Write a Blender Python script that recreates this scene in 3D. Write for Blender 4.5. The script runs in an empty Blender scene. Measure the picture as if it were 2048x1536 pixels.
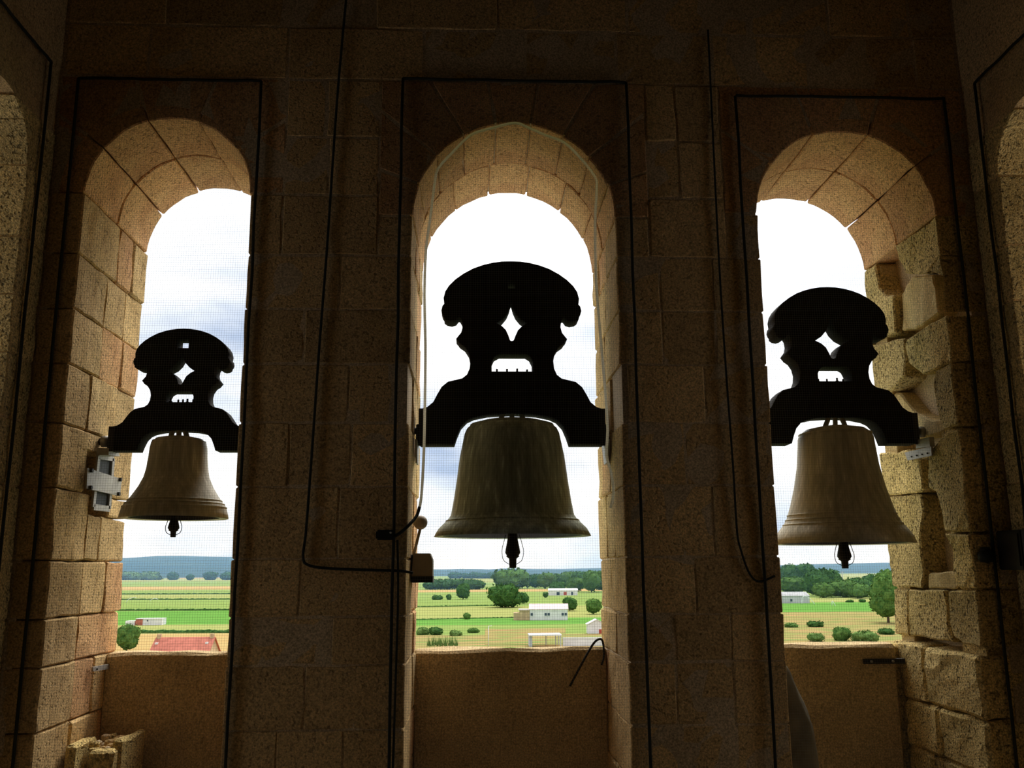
import bpy, bmesh, math, random
from mathutils import Vector, Matrix, noise
random.seed(11)
scene = bpy.context.scene
COL = scene.collection

# ------------------------------------------------------------------ camera
F_PX, DIST, EYE = 1830.0, 5.0, 1.6
CAM = Vector((0, -DIST, EYE))
_y, _p, _r = math.radians(-2.45), math.radians(11.5), math.radians(0.38)
FWD = Vector((-math.sin(_y) * math.cos(_p), math.cos(_y) * math.cos(_p), math.sin(_p)))
_rt = Vector((math.cos(_y), math.sin(_y), 0)); _up = _rt.cross(FWD)
RIGHT = _rt * math.cos(_r) - _up * math.sin(_r)
UP = _up * math.cos(_r) + _rt * math.sin(_r)
cd = bpy.data.cameras.new('camera'); cam = bpy.data.objects.new('camera', cd); COL.objects.link(cam)
cd.sensor_width = 36; cd.lens = F_PX / 2048 * 36; cd.clip_start = .05; cd.clip_end = 30000
M = Matrix((RIGHT, UP, -FWD)).transposed().to_4x4(); M.translation = CAM
cam.matrix_world = M
scene.camera = cam
vs = scene.view_settings
vs.view_transform = 'Standard'; vs.look = 'None'; vs.gamma = 1; vs.use_curve_mapping = False
vs.exposure = 0.28

# ------------------------------------------------------------------ sky and sun
SKY_STRENGTH = 1.0
SUN_DIR = Vector((0.15, 0.62, 0.77)).normalized()      # towards the veiled sun
world = bpy.data.worlds.new('sky'); scene.world = world; world.use_nodes = True
nt = world.node_tree; nt.nodes.clear()
def N(t, kind, **kw):
    n = t.nodes.new(kind)
    for k, v in kw.items(): setattr(n, k, v)
    return n
def L(t, a, b): t.links.new(a, b)
tc = N(nt, 'ShaderNodeTexCoord')
mp = N(nt, 'ShaderNodeMapping'); mp.inputs['Scale'].default_value = (2.2, 2.2, 6.0); mp.inputs['Location'].default_value = (5.2, 1.1, 2.6)
L(nt, tc.outputs['Generated'], mp.inputs['Vector'])
cn = N(nt, 'ShaderNodeTexNoise'); cn.inputs['Scale'].default_value = 1.5; cn.inputs['Detail'].default_value = 5; cn.inputs['Roughness'].default_value = .5
L(nt, mp.outputs[0], cn.inputs['Vector'])
cr = N(nt, 'ShaderNodeValToRGB')
cr.color_ramp.elements[0].position = .34; cr.color_ramp.elements[0].color = (.42, .52, .70, 1)
cr.color_ramp.elements[1].position = .62; cr.color_ramp.elements[1].color = (1.38, 1.37, 1.32, 1)
L(nt, cn.outputs['Fac'], cr.inputs['Fac'])
dt = N(nt, 'ShaderNodeVectorMath', operation='DOT_PRODUCT'); dt.inputs[1].default_value = SUN_DIR
L(nt, tc.outputs['Generated'], dt.inputs[0])
mr = N(nt, 'ShaderNodeMapRange'); mr.interpolation_type = 'SMOOTHSTEP'
mr.inputs['From Min'].default_value = .77; mr.inputs['From Max'].default_value = 1.0; mr.inputs['To Max'].default_value = 3.2
L(nt, dt.outputs['Value'], mr.inputs['Value'])
mx = N(nt, 'ShaderNodeMixRGB', blend_type='ADD'); mx.inputs['Fac'].default_value = 1
L(nt, cr.outputs['Color'], mx.inputs['Color1']); L(nt, mr.outputs[0], mx.inputs['Color2'])
bg = N(nt, 'ShaderNodeBackground'); bg.inputs['Strength'].default_value = SKY_STRENGTH
L(nt, mx.outputs[0], bg.inputs['Color'])
wo = N(nt, 'ShaderNodeOutputWorld'); L(nt, bg.outputs[0], wo.inputs['Surface'])
sd = bpy.data.lights.new('veiled_sun', 'SUN'); sun = bpy.data.objects.new('veiled_sun', sd); COL.objects.link(sun)
sd.energy = 2.2; sd.angle = math.radians(28); sd.color = (1, .95, .86)
sun.rotation_euler = SUN_DIR.to_track_quat('Z', 'Y').to_euler()
scene.cycles.max_bounces = 6; scene.cycles.diffuse_bounces = 4; scene.cycles.glossy_bounces = 2

# ------------------------------------------------------------------ pixel -> place helpers (frame 2048x1536)
def ray(px, py): return FWD + RIGHT * ((px - 1024) / F_PX) - UP * ((py - 768) / F_PX)
def at(px, py, Y=0.0):
    d = ray(px, py); return CAM + d * ((Y - CAM.y) / d.y)
def atx(px, py, X):
    d = ray(px, py); return CAM + d * ((X - CAM.x) / d.x)
GZ = -18.4
def ground(px, py, z=GZ):
    d = ray(px, py); return CAM + d * ((z - CAM.z) / d.z)

# ------------------------------------------------------------------ materials
def new_mat(name):
    m = bpy.data.materials.new(name); m.use_nodes = True; t = m.node_tree
    b = t.nodes['Principled BSDF']; return m, t, b
def plain(name, col, rough=.8, metal=0.0, var=.12, scale=8.0, bump=0.0):
    m, t, b = new_mat(name)
    b.inputs['Roughness'].default_value = rough; b.inputs['Metallic'].default_value = metal
    b.inputs['Specular IOR Level'].default_value = .25 if rough < .8 else .06
    tcn = N(t, 'ShaderNodeTexCoord'); nz = N(t, 'ShaderNodeTexNoise'); nz.inputs['Scale'].default_value = scale; nz.inputs['Detail'].default_value = 4
    L(t, tcn.outputs['Object'], nz.inputs['Vector'])
    r = N(t, 'ShaderNodeValToRGB')
    r.color_ramp.elements[0].position = .3; r.color_ramp.elements[1].position = .7
    r.color_ramp.elements[0].color = tuple(c * (1 - var * 2) for c in col) + (1,)
    r.color_ramp.elements[1].color = tuple(min(1, c * (1 + var)) for c in col) + (1,)
    L(t, nz.outputs['Fac'], r.inputs['Fac']); L(t, r.outputs['Color'], b.inputs['Base Color'])
    if bump:
        bp = N(t, 'ShaderNodeBump'); bp.inputs['Strength'].default_value = .6; bp.inputs['Distance'].default_value = bump
        L(t, nz.outputs['Fac'], bp.inputs['Height']); L(t, bp.outputs[0], b.inputs['Normal'])
    return m
def stone_mat(name, c1, c2, c3, pit=1.0, bump=.012, grain=1.0):
    m, t, b = new_mat(name)
    b.inputs['Roughness'].default_value = .95; b.inputs['Specular IOR Level'].default_value = .08
    tcn = N(t, 'ShaderNodeTexCoord'); oi = N(t, 'ShaderNodeObjectInfo')
    n1 = N(t, 'ShaderNodeTexNoise'); n1.inputs['Scale'].default_value = 2.3; n1.inputs['Detail'].default_value = 3; n1.inputs['Roughness'].default_value = .62
    L(t, tcn.outputs['Object'], n1.inputs['Vector'])
    r1 = N(t, 'ShaderNodeValToRGB'); r1.color_ramp.elements[0].position = .32; r1.color_ramp.elements[1].position = .68
    r1.color_ramp.elements[0].color = c1 + (1,); r1.color_ramp.elements[1].color = c3 + (1,)
    e = r1.color_ramp.elements.new(.5); e.color = c2 + (1,)
    L(t, n1.outputs['Fac'], r1.inputs['Fac'])
    n2 = N(t, 'ShaderNodeTexNoise'); n2.inputs['Scale'].default_value = 95; n2.inputs['Detail'].default_value = 2; n2.inputs['Roughness'].default_value = .75
    L(t, tcn.outputs['Object'], n2.inputs['Vector'])
    r2 = N(t, 'ShaderNodeMapRange'); r2.inputs['From Min'].default_value = .3; r2.inputs['From Max'].default_value = .7
    r2.inputs['To Min'].default_value = 1 - .52 * grain; r2.inputs['To Max'].default_value = 1 + .42 * grain
    L(t, n2.outputs['Fac'], r2.inputs['Value'])
    # pits: mid-scale noise, thresholded
    n3 = N(t, 'ShaderNodeTexNoise'); n3.inputs['Scale'].default_value = 46; n3.inputs['Detail'].default_value = 1.5
    L(t, tcn.outputs['Object'], n3.inputs['Vector'])
    r3 = N(t, 'ShaderNodeMapRange'); r3.inputs['From Min'].default_value = .30; r3.inputs['From Max'].default_value = .44
    r3.inputs['To Min'].default_value = 1 - .36 * pit; r3.inputs['To Max'].default_value = 1
    L(t, n3.outputs['Fac'], r3.inputs['Value'])
    ro = N(t, 'ShaderNodeMapRange'); ro.inputs['To Min'].default_value = .82; ro.inputs['To Max'].default_value = 1.15
    L(t, oi.outputs['Random'], ro.inputs['Value'])
    m1 = N(t, 'ShaderNodeMath', operation='MULTIPLY'); L(t, r2.outputs[0], m1.inputs[0]); L(t, r3.outputs[0], m1.inputs[1])
    m2 = N(t, 'ShaderNodeMath', operation='MULTIPLY'); L(t, m1.outputs[0], m2.inputs[0]); L(t, ro.outputs[0], m2.inputs[1])
    mc = N(t, 'ShaderNodeMixRGB', blend_type='MULTIPLY'); mc.inputs['Fac'].default_value = 1
    L(t, r1.outputs['Color'], mc.inputs['Color1']); L(t, m2.outputs[0], mc.inputs['Color2'])
    L(t, mc.outputs[0], b.inputs['Base Color'])
    hs = N(t, 'ShaderNodeMath', operation='MULTIPLY_ADD'); hs.inputs[1].default_value = .35
    L(t, n2.outputs['Fac'], hs.inputs[0]); L(t, r3.outputs[0], hs.inputs[2])
    hs2 = N(t, 'ShaderNodeMath', operation='MULTIPLY_ADD'); hs2.inputs[1].default_value = .9
    L(t, n1.outputs['Fac'], hs2.inputs[0]); L(t, hs.outputs[0], hs2.inputs[2])
    bp = N(t, 'ShaderNodeBump'); bp.inputs['Strength'].default_value = .8; bp.inputs['Distance'].default_value = bump
    L(t, hs2.outputs[0], bp.inputs['Height']); L(t, bp.outputs[0], b.inputs['Normal'])
    return m
STONE = stone_mat('sandstone', (.53, .35, .155), (.64, .435, .20), (.70, .48, .22), bump=.009)
STONE_RED = stone_mat('reddish_sandstone', (.56, .30, .14), (.65, .375, .175), (.70, .43, .20), bump=.008)
STONE_ROUGH = stone_mat('rough_sandstone', (.52, .39, .15), (.69, .51, .21), (.75, .56, .24), pit=1.5, bump=.024, grain=1.35)
PATCH = stone_mat('lime_patch', (.60, .44, .20), (.70, .52, .25), (.74, .56, .28), pit=.4, bump=.006, grain=.7)
MORTAR = stone_mat('mortar', (.56, .42, .25), (.64, .49, .30), (.70, .54, .34), pit=.3, bump=.006)
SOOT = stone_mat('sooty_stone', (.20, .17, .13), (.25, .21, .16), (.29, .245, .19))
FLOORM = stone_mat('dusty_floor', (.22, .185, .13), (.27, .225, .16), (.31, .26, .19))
PARA = stone_mat('render_coat', (.48, .345, .18), (.59, .43, .225), (.65, .48, .26), pit=.45, bump=.008)
WOOD = plain('black_painted_wood', (.016, .013, .010), .85, 0, .2, 14)
IRON = plain('dark_iron', (.025, .022, .02), .6, .3)
STEEL = plain('galvanised_steel', (.36, .33, .28), .5, .35, .1, 20)
GREYWIRE, _t, _b = new_mat('milky_cable_sheath')
_b.inputs['Base Color'].default_value = (.80, .78, .68, 1)
_tr = N(_t, 'ShaderNodeBsdfTranslucent'); _tr.inputs['Color'].default_value = (.98, .95, .84, 1)
_mx = N(_t, 'ShaderNodeMixShader'); _mx.inputs[0].default_value = .85
L(_t, _b.outputs[0], _mx.inputs[1]); L(_t, _tr.outputs[0], _mx.inputs[2]); L(_t, _mx.outputs[0], _t.nodes['Material Output'].inputs['Surface'])
BLACK = plain('black_rubber', (.012, .013, .012), .6)
CORD = plain('dark_cord', (.035, .036, .03), .9)
NETM, _t, _b = new_mat('net_twine')
_b.inputs['Base Color'].default_value = (.22, .22, .19, 1); _b.inputs['Roughness'].default_value = .9
_tr = N(_t, 'ShaderNodeBsdfTranslucent'); _tr.inputs['Color'].default_value = (.27, .27, .23, 1)
_mx = N(_t, 'ShaderNodeMixShader'); _mx.inputs[0].default_value = .5
L(_t, _b.outputs[0], _mx.inputs[1]); L(_t, _tr.outputs[0], _mx.inputs[2]); L(_t, _mx.outputs[0], _t.nodes['Material Output'].inputs['Surface'])
BEIGE = plain('beige_plastic', (.42, .33, .22), .6)
def bronze(name, base, verd, streak):
    m, t, b = new_mat(name)
    b.inputs['Roughness'].default_value = .6; b.inputs['Metallic'].default_value = .15
    tcn = N(t, 'ShaderNodeTexCoord'); mpn = N(t, 'ShaderNodeMapping'); mpn.inputs['Scale'].default_value = (14, 14, 1.3)
    L(t, tcn.outputs['Object'], mpn.inputs['Vector'])
    nz = N(t, 'ShaderNodeTexNoise'); nz.inputs['Scale'].default_value = 2.4; nz.inputs['Detail'].default_value = 6; nz.inputs['Roughness'].default_value = .65
    L(t, mpn.outputs[0], nz.inputs['Vector'])
    r = N(t, 'ShaderNodeValToRGB'); r.color_ramp.elements[0].position = .38; r.color_ramp.elements[1].position = .72
    r.color_ramp.elements[0].color = base + (1,); r.color_ramp.elements[1].color = verd + (1,)
    e = r.color_ramp.elements.new(.58); e.color = streak + (1,)
    L(t, nz.outputs['Fac'], r.inputs['Fac']); L(t, r.outputs['Color'], b.inputs['Base Color'])
    return m
BRONZE_G = bronze('verdigris_bronze', (.27, .31, .24), (.80, .93, .82), (.47, .53, .42))
BRONZE_B = bronze('brown_bronze', (.35, .33, .24), (.74, .72, .60), (.50, .46, .35))

# ------------------------------------------------------------------ object helpers
def link(o, parent=None):
    COL.objects.link(o)
    if parent is not None: o.parent = parent
    return o
def from_bm(name, bm, mat, parent=None, smooth=False):
    me = bpy.data.meshes.new(name); bm.to_mesh(me); bm.free()
    if mat: me.materials.append(mat)
    if smooth:
        for p in me.polygons: p.use_smooth = True
    return link(bpy.data.objects.new(name, me), parent)
def tag(o, label, cat, group=None):
    o['label'] = label; o['category'] = cat
    if group: o['group'] = group
    return o
def struct(o, label=None):
    o['kind'] = 'structure'
    if label: o['label'] = label
    return o
def thing(name, label, cat, loc=(0, 0, 0), group=None):
    o = bpy.data.objects.new(name, None); o.empty_display_size = .1; COL.objects.link(o); o.location = loc
    return tag(o, label, cat, group)
def box_bm(bm, lo, hi):
    vs_ = [bm.verts.new((x, y, z)) for x in (lo[0], hi[0]) for y in (lo[1], hi[1]) for z in (lo[2], hi[2])]
    for f in ((0, 1, 3, 2), (4, 6, 7, 5), (0, 4, 5, 1), (2, 3, 7, 6), (0, 2, 6, 4), (1, 5, 7, 3)):
        bm.faces.new([vs_[i] for i in f])
def box(name, lo, hi, mat, parent=None, bevel=0.0):
    bm = bmesh.new(); box_bm(bm, lo, hi)
    if bevel: bmesh.ops.bevel(bm, geom=bm.edges[:], offset=bevel, segments=2, profile=.6, affect='EDGES')
    return from_bm(name, bm, mat, parent)
def tube_bm(bm, pts, r, n=8, cap=True):
    pts = [Vector(p) for p in pts]; rs = r if isinstance(r, (list, tuple)) else [r] * len(pts)
    prev = None; rings = []
    for i, p in enumerate(pts):
        a = pts[max(i - 1, 0)]; b = pts[min(i + 1, len(pts) - 1)]
        t = (b - a).normalized()
        if prev is None:
            ref = Vector((0, 0, 1)) if abs(t.z) < .9 else Vector((1, 0, 0)); u = t.cross(ref).normalized()
        else:
            u = (prev - t * prev.dot(t)).normalized()
        prev = u; v = t.cross(u)
        rings.append([bm.verts.new(p + (u * math.cos(2 * math.pi * k / n) + v * math.sin(2 * math.pi * k / n)) * rs[i]) for k in range(n)])
    for a, b in zip(rings, rings[1:]):
        for k in range(n): bm.faces.new((a[k], a[(k + 1) % n], b[(k + 1) % n], b[k]))
    if cap: bm.faces.new(rings[0][::-1]); bm.faces.new(rings[-1])
def tube(name, pts, r, mat, parent=None, n=8, smooth=True):
    bm = bmesh.new(); tube_bm(bm, pts, r, n); return from_bm(name, bm, mat, parent, smooth)
def spline(pts, k=6):
    pts = [Vector(p) for p in pts]; out = []
    for i in range(len(pts) - 1):
        p0 = pts[max(i - 1, 0)]; p1 = pts[i]; p2 = pts[i + 1]; p3 = pts[min(i + 2, len(pts) - 1)]
        for j in range(k):
            t = j / k
            out.append(.5 * ((2 * p1) + (p2 - p0) * t + (2 * p0 - 5 * p1 + 4 * p2 - p3) * t * t + (3 * p1 - p0 - 3 * p2 + p3) * t ** 3))
    out.append(pts[-1]); return out
def lathe_bm(bm, prof, n=48, c=(0, 0, 0)):
    rings = []
    for r, z in prof:
        if r < 1e-5: rings.append([bm.verts.new((c[0], c[1], c[2] + z))])
        else: rings.append([bm.verts.new((c[0] + r * math.cos(2 * math.pi * k / n), c[1] + r * math.sin(2 * math.pi * k / n), c[2] + z)) for k in range(n)])
    for a, b in zip(rings, rings[1:]):
        for k in range(n):
            k2 = (k + 1) % n
            if len(a) == 1 and len(b) == 1: continue
            if len(a) == 1: bm.faces.new((a[0], b[k2], b[k]))
            elif len(b) == 1: bm.faces.new((a[k], a[k2], b[0]))
            else: bm.faces.new((a[k], a[k2], b[k2], b[k]))
def lathe(name, prof, mat, parent=None, n=48, c=(0, 0, 0), smooth=True):
    bm = bmesh.new(); lathe_bm(bm, prof, n, c)
    bmesh.ops.recalc_face_normals(bm, faces=bm.faces[:])
    return from_bm(name, bm, mat, parent, smooth)
def cut_plate(name, outline, holes, y0, y1, mat, parent=None, bevel=0.0, axis='Y'):
    """A solid plate: (u, z) outline with holes, thickness from y0 to y1 along axis."""
    cu = bpy.data.curves.new(name, 'CURVE'); cu.dimensions = '2D'; cu.fill_mode = 'BOTH'
    cu.extrude = abs(y1 - y0) / 2 - bevel; cu.bevel_depth = bevel; cu.bevel_resolution = 1
    for poly in [outline] + holes:
        s = cu.splines.new('POLY'); s.points.add(len(poly) - 1); s.use_cyclic_u = True
        for q, (u, w) in zip(s.points, poly): q.co = (u, w, 0, 1)
    tmp = bpy.data.objects.new(name, cu); COL.objects.link(tmp)
    dg = bpy.context.evaluated_depsgraph_get(); me = bpy.data.meshes.new_from_object(tmp.evaluated_get(dg))
    bpy.data.objects.remove(tmp); bpy.data.curves.remove(cu)
    m = Matrix.Rotation(math.pi / 2, 4, 'X')
    m = Matrix.Translation((0, (y0 + y1) / 2, 0)) @ m
    if axis == 'X':      # outline u runs along world Y, thickness along world X
        m = Matrix(((0, 1, 0, 0), (1, 0, 0, 0), (0, 0, 1, 0), (0, 0, 0, 1))) @ m
    me.transform(m)
    if axis == 'X': me.flip_normals()
    me.name = name; me.materials.clear(); me.materials.append(mat)
    return link(bpy.data.objects.new(name, me), parent)

def stone(parent, pts, ext, mat=None, bev=.009, seg=.13, amp=.005, name='stone'):
    """One ashlar block: 3-D polygon extruded by a vector, chamfered, subdivided and roughened."""
    bm = bmesh.new(); ext = Vector(ext)
    f = bm.faces.new([bm.verts.new(p) for p in pts])
    g = bmesh.ops.extrude_face_region(bm, geom=[f])
    bmesh.ops.translate(bm, vec=ext, verts=[v for v in g['geom'] if isinstance(v, bmesh.types.BMVert)])
    bmesh.ops.recalc_face_normals(bm, faces=bm.faces[:])
    sharp = [e for e in bm.edges if len(e.link_faces) == 2 and e.calc_face_angle(0) > .6]
    bmesh.ops.bevel(bm, geom=sharp, offset=bev, segments=1, affect='EDGES', clamp_overlap=True)
    for _ in range(2):
        long = [e for e in bm.edges if e.calc_length() > seg]
        if not long: break
        bmesh.ops.subdivide_edges(bm, edges=long, cuts=1 if _ else 2, use_grid_fill=True)
    o = Vector((random.uniform(-50, 50), random.uniform(-50, 50), 0))
    for v in bm.verts:
        v.co += noise.noise_vector(v.co * 5 + o) * amp * 1.3 + noise.noise_vector(v.co * 19 + o) * amp
    big = [f for f in bm.faces if len(f.verts) > 4]
    if big: bmesh.ops.triangulate(bm, faces=big)
    c = sum((Vector(p) for p in pts), Vector()) / len(pts) + ext / 2
    bm.transform(Matrix.Translation(-c))
    ob = from_bm(name, bm, mat or STONE, parent)
    ob.location = c
    return ob
def block(parent, x0, x1, y0, y1, z0, z1, mat=None, g=.0025, **kw):
    x0 += g; x1 -= g; z0 += g; z1 -= g
    if x1 - x0 < .02 or y1 - y0 < .02: return
    return stone(parent, [(x0, y0, z0), (x1, y0, z0), (x1, y0, z1), (x0, y0, z1)], (0, y1 - y0, 0), mat, **kw)

# ------------------------------------------------------------------ the belfry: faced wall with three arches
T = 1.03
XL, XR = -2.412, 2.965
OPEN = [(-2.22, -1.285, 3.73), (-.353, .818, 3.608), (1.667, 2.735, 3.64)]
RECT = [(XL, -1.10), (-.55, 1.02), (1.47, XR)]
ZT = 4.46
ROOF = 6.6
def arch_hole(xa, xb, zs, grow=0.0, z0=-.4, n=24):
    c = (xa + xb) / 2; r = (xb - xa) / 2 + grow
    return [(c - r, z0), (c + r, z0)] + [(c + r * math.cos(math.pi * k / n), zs + r * math.sin(math.pi * k / n)) for k in range(n + 1)]
wall = cut_plate('wall_back', [(XL - 1.0, -.5), (XR + 1.0, -.5), (XR + 1.0, ROOF), (XL - 1.0, ROOF)],
                 [arch_hole(a - ga, b + gb, s, 0) for (a, b, s), (ga, gb) in zip(OPEN, ((.15, .015), (.015, .015), (.015, .15)))], .003, T - .03, MORTAR)
struct(wall, 'faced sandstone belfry wall pierced by three arched bell openings')

COURSES = [0, .25, .52, .80, 1.12, 1.365, 1.665, 2.05, 2.40, 2.73, 3.045, 3.365]
def jit(a): return random.uniform(-a, a)
def jamb_back(xj, side, d, z0, z1, splits=None, skip=None):
    """blocks behind the corner stone on a jamb; side=+1 stone body lies at x<xj, -1 at x>xj"""
    if splits is None:
        splits = [] if random.random() < .35 else [d + (T - d) * random.uniform(.4, .65)]
    ys = [d] + splits + [T]
    for i, (a, b) in enumerate(zip(ys, ys[1:])):
        if skip is not None and i == skip: continue
        off = jit(.006)
        xa, xb = (xj - .2, xj + off) if side > 0 else (xj + off, xj + .2)
        block(wall, xa, xb, a + .003, b - .003 + (jit(.008) if b == T else 0), z0, z1, bev=random.uniform(.006, .014), amp=.006,
              mat=STONE if random.random() < .7 else STONE_RED)
CZ = COURSES
for i, z0 in enumerate(CZ):
    last = i == len(CZ) - 1
    z1 = CZ[i + 1] if not last else None
    # narrow left pier
    d = random.choice([.30, .42, .55]) if abs(z0 - 2.05) > .01 else .33
    zt = z1 or OPEN[0][2]
    block(wall, XL, OPEN[0][0], jit(.004), d, z0, zt, amp=.006)
    if abs(z0 - 2.05) < .01:       # bearing pocket left open behind the bracket
        block(wall, OPEN[0][0] - .2, OPEN[0][0],   .70, T, z0, zt, amp=.006)
        block(wall, OPEN[0][0] - .2, OPEN[0][0], .30, .70, 2.29, zt, amp=.006)
    elif abs(z0 - 1.665) < .01:
        jamb_back(OPEN[0][0], 1, max(d, .35), z0, 1.93, splits=[.62])
        block(wall, OPEN[0][0] - .2, OPEN[0][0], .70, T, 1.935, zt, amp=.006)
        if d < .34: block(wall, OPEN[0][0] - .2, OPEN[0][0], d, .345, z0, zt, amp=.004)
    else: jamb_back(OPEN[0][0], 1, d, z0, zt)
    # the two wide piers
    for (xa, xb, k) in ((OPEN[0][1], OPEN[1][0], 0), (OPEN[1][1], OPEN[2][0], 1)):
        w = xb - xa
        if last: xs = [xa, RECT[k][1], RECT[k + 1][0], xb]; tops = [OPEN[k][2], 3.73, OPEN[k + 1][2]]
        else:
            fr = random.uniform(.36, .46) if i % 2 else random.uniform(.56, .66)
            if random.random() < .3: xs = [xa, xa + w * .3, xa + w * .66, xb]
            else: xs = [xa, xa + w * fr, xb]
            tops = [z1] * 3
        ds = [random.uniform(.32, .6) for _ in xs]
        for j in range(len(xs) - 1):
            x0, x1 = xs[j], xs[j + 1]
            notch = abs(z0 - 2.40) < .01
            if notch and k == 0 and j == len(xs) - 2: x1 -= .045
            if notch and k == 1 and j == 0: x0 += .045
            zz = z0 + (.0 if not notch else 0)
            block(wall, x0, x1, jit(.003), ds[j], zz, tops[j], bev=random.uniform(.004, .007), amp=.004, g=.004)
        if last and k == 0: pass
        jamb_back(xa, -1, ds[0], z0, tops[0])
        jamb_back(xb, 1, ds[len(xs) - 2], z0, tops[len(xs) - 2])
# between and above the arch surrounds
for xa, xb in ((RECT[0][1], RECT[1][0]), (RECT[1][1], RECT[2][0])):
    for z0, z1 in ((3.73, 4.09), (4.09, ZT)):
        f = random.uniform(.4, .6); xm = xa + (xb - xa) * f
        block(wall, xa, xm, jit(.004), .4, z0, z1); block(wall, xm, xb, jit(.004), .4, z0, z1)
for i, (z0, z1) in enumerate(((ZT, 4.80), (4.80, 5.14), (5.14, 5.50), (5.50, 5.9))):
    x = XL + (.0 if i % 2 else -.0)
    w = random.uniform(.35, .6)
    while x < XR - .05:
        x1 = min(x + w, XR)
        if XR - x1 < .2: x1 = XR
        block(wall, x, x1, jit(.004), .35, z0, z1); x = x1; w = random.uniform(.5, .82)
# arch stones, two rows deep
def voussoirs(idx, n, depth0, depth1, phase, mats):
    xa, xb, zs = OPEN[idx]; ra, rb = RECT[idx]
    c = (xa + xb) / 2; r = (xb - xa) / 2
    def rim(th):
        ct, st = math.cos(th), math.sin(th); t = 1e9
        if ct > 1e-6: t = min(t, (rb - c) / ct)
        if ct < -1e-6: t = min(t, (ra - c) / ct)
        if st > 1e-6: t = min(t, (ZT - zs) / st)
        return c + ct * t, zs + st * t
    ang = [0] + [math.pi * (k + phase) / n for k in range(1 if phase >= 0 else 1, n)] + [math.pi]
    ang = sorted(set(a for a in ang if 0 <= a <= math.pi))
    corners = [math.atan2(ZT - zs, rb - c), math.atan2(ZT - zs, ra - c)]
    for q, (a, b) in enumerate(zip(ang, ang[1:])):
        e = .004 / r; a2, b2 = a + e, b - e; rr = r + jit(.005)
        m = max(3, int((b - a) / .09))
        inner = [(c + rr * math.cos(a2 + (b2 - a2) * k / m), zs + rr * math.sin(a2 + (b2 - a2) * k / m)) for k in range(m + 1)]
        outer = [rim(b2)] + [rim(k) for k in sorted(corners, reverse=True) if a2 < k < b2] + [rim(a2)]
        poly = inner + outer
        stone(wall, [(x, depth0 + .002, z) for x, z in reversed(poly)], (0, depth1 - depth0 - .005 + jit(.004), 0),
              random.choice(mats), bev=.007, amp=.0045)
for idx, n, dsplit in ((0, 5, .50), (1, 9, .55), (2, 5, .52)):
    voussoirs(idx, n, jit(.003), dsplit, 0, [STONE_RED])
    voussoirs(idx, n if idx != 1 else 7, dsplit, T + jit(.006), 0, [STONE_RED])

# broken right-hand jamb of the right opening: irregular stones traced on the jamb plane
XJ = OPEN[2][1]
def z6(x, y): return (1680 + x / 3.07, 380 + y / 3.07)
def z7(x, y): return (1740 + x / 3.07, 820 + y / 3.07)
RJ = [
 (z6, [(352, 252), (560, 100), (606, 200), (640, 378), (562, 435), (528, 505), (402, 518), (367, 430), (342, 300)], 0),
 (z6, [(566, 442), (642, 390), (668, 746), (606, 756), (584, 640), (574, 560), (552, 490)], 0),
 (z6, [(400, 532), (528, 520), (556, 640), (572, 755), (480, 826), (352, 868), (344, 640), (388, 552)], .035),
 (z6, [(100, 462), (203, 382), (238, 600), (290, 655), (334, 645), (340, 876), (205, 925), (140, 930), (110, 640)], 0),
 (z6, [(410, 915), (560, 812), (672, 755), (702, 1036), (590, 1100), (502, 1138), (425, 1062), (404, 960)], 0),
 (z6, [(140, 945), (205, 940), (390, 908), (398, 1050), (388, 1150), (318, 1228), (180, 1262), (150, 1200)], 0),
 (z6, [(584, 1116), (704, 1044), (742, 1250), (762, 1440), (632, 1468), (604, 1388), (574, 1200)], 0),
 (z6, [(170, 1275), (320, 1240), (420, 1370), (520, 1410), (590, 1400), (620, 1470), (560, 1500), (200, 1580), (180, 1400)], .05),
 (z7, [(424, 176), (500, 122), (672, 104), (676, 440), (668, 742), (452, 746), (432, 620), (402, 500), (364, 470), (344, 300), (384, 220)], 0),
 (z7, [(40, 270), (220, 244), (304, 300), (330, 480), (306, 502), (60, 534)], 0),
 (z7, [(60, 544), (306, 512), (328, 620), (308, 780), (326, 980), (318, 1088), (100, 1080), (90, 820)], 0),
 (z7, [(456, 756), (664, 764), (692, 1098), (544, 1100), (504, 1000), (500, 850)], 0),
 (z7, [(338, 1002), (488, 986), (536, 1060), (500, 1096), (330, 1092)], .02),
 (z7, [(100, 1096), (222, 1098), (236, 1384), (120, 1366)], 0),
 (z7, [(236, 1102), (458, 1112), (470, 1200), (478, 1330), (500, 1428), (240, 1390)], 0),
 (z7, [(482, 1112), (692, 1108), (724, 1455), (572, 1440), (512, 1400), (486, 1280)], 0),
]
for zf, poly, rec in RJ:
    pts = []
    for q in poly:
        p = atx(*zf(*q), XJ)
        if p.y < .12: p.y = 0
        if p.y > .90: p.y = T
        p.z = min(p.z, 3.637)
        pts.append(Vector((XJ + rec, p.y, p.z)))
    stone(wall, pts, (XR - XJ - rec, 0, 0), STONE_ROUGH if rec == 0 else PATCH, bev=.010, seg=.08, amp=.008)
for i, (z0, z1) in enumerate(((0, .25), (.25, .52), (.52, .80), (.80, 1.135))):
    f = (.45, .6, .5, .62)[i]
    block(wall, XJ - .03, XR, jit(.004), f, z0, z1, STONE_ROUGH, bev=.02, amp=.011, seg=.09)
    block(wall, XJ - .035, XR, f + .004, T, z0, z1 + (.01 if i == 3 else 0), STONE_ROUGH, bev=.02, amp=.011, seg=.09)

block(wall, XJ + .03, XR, .84, T - .015, .9, 3.62, PATCH, bev=.004, amp=.002, name='mortar_bed')
block(wall, XJ + .05, XR, .05, .30, 1.0, 3.0, STONE_ROUGH, bev=.004, amp=.002, name='mortar_bed')
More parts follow.
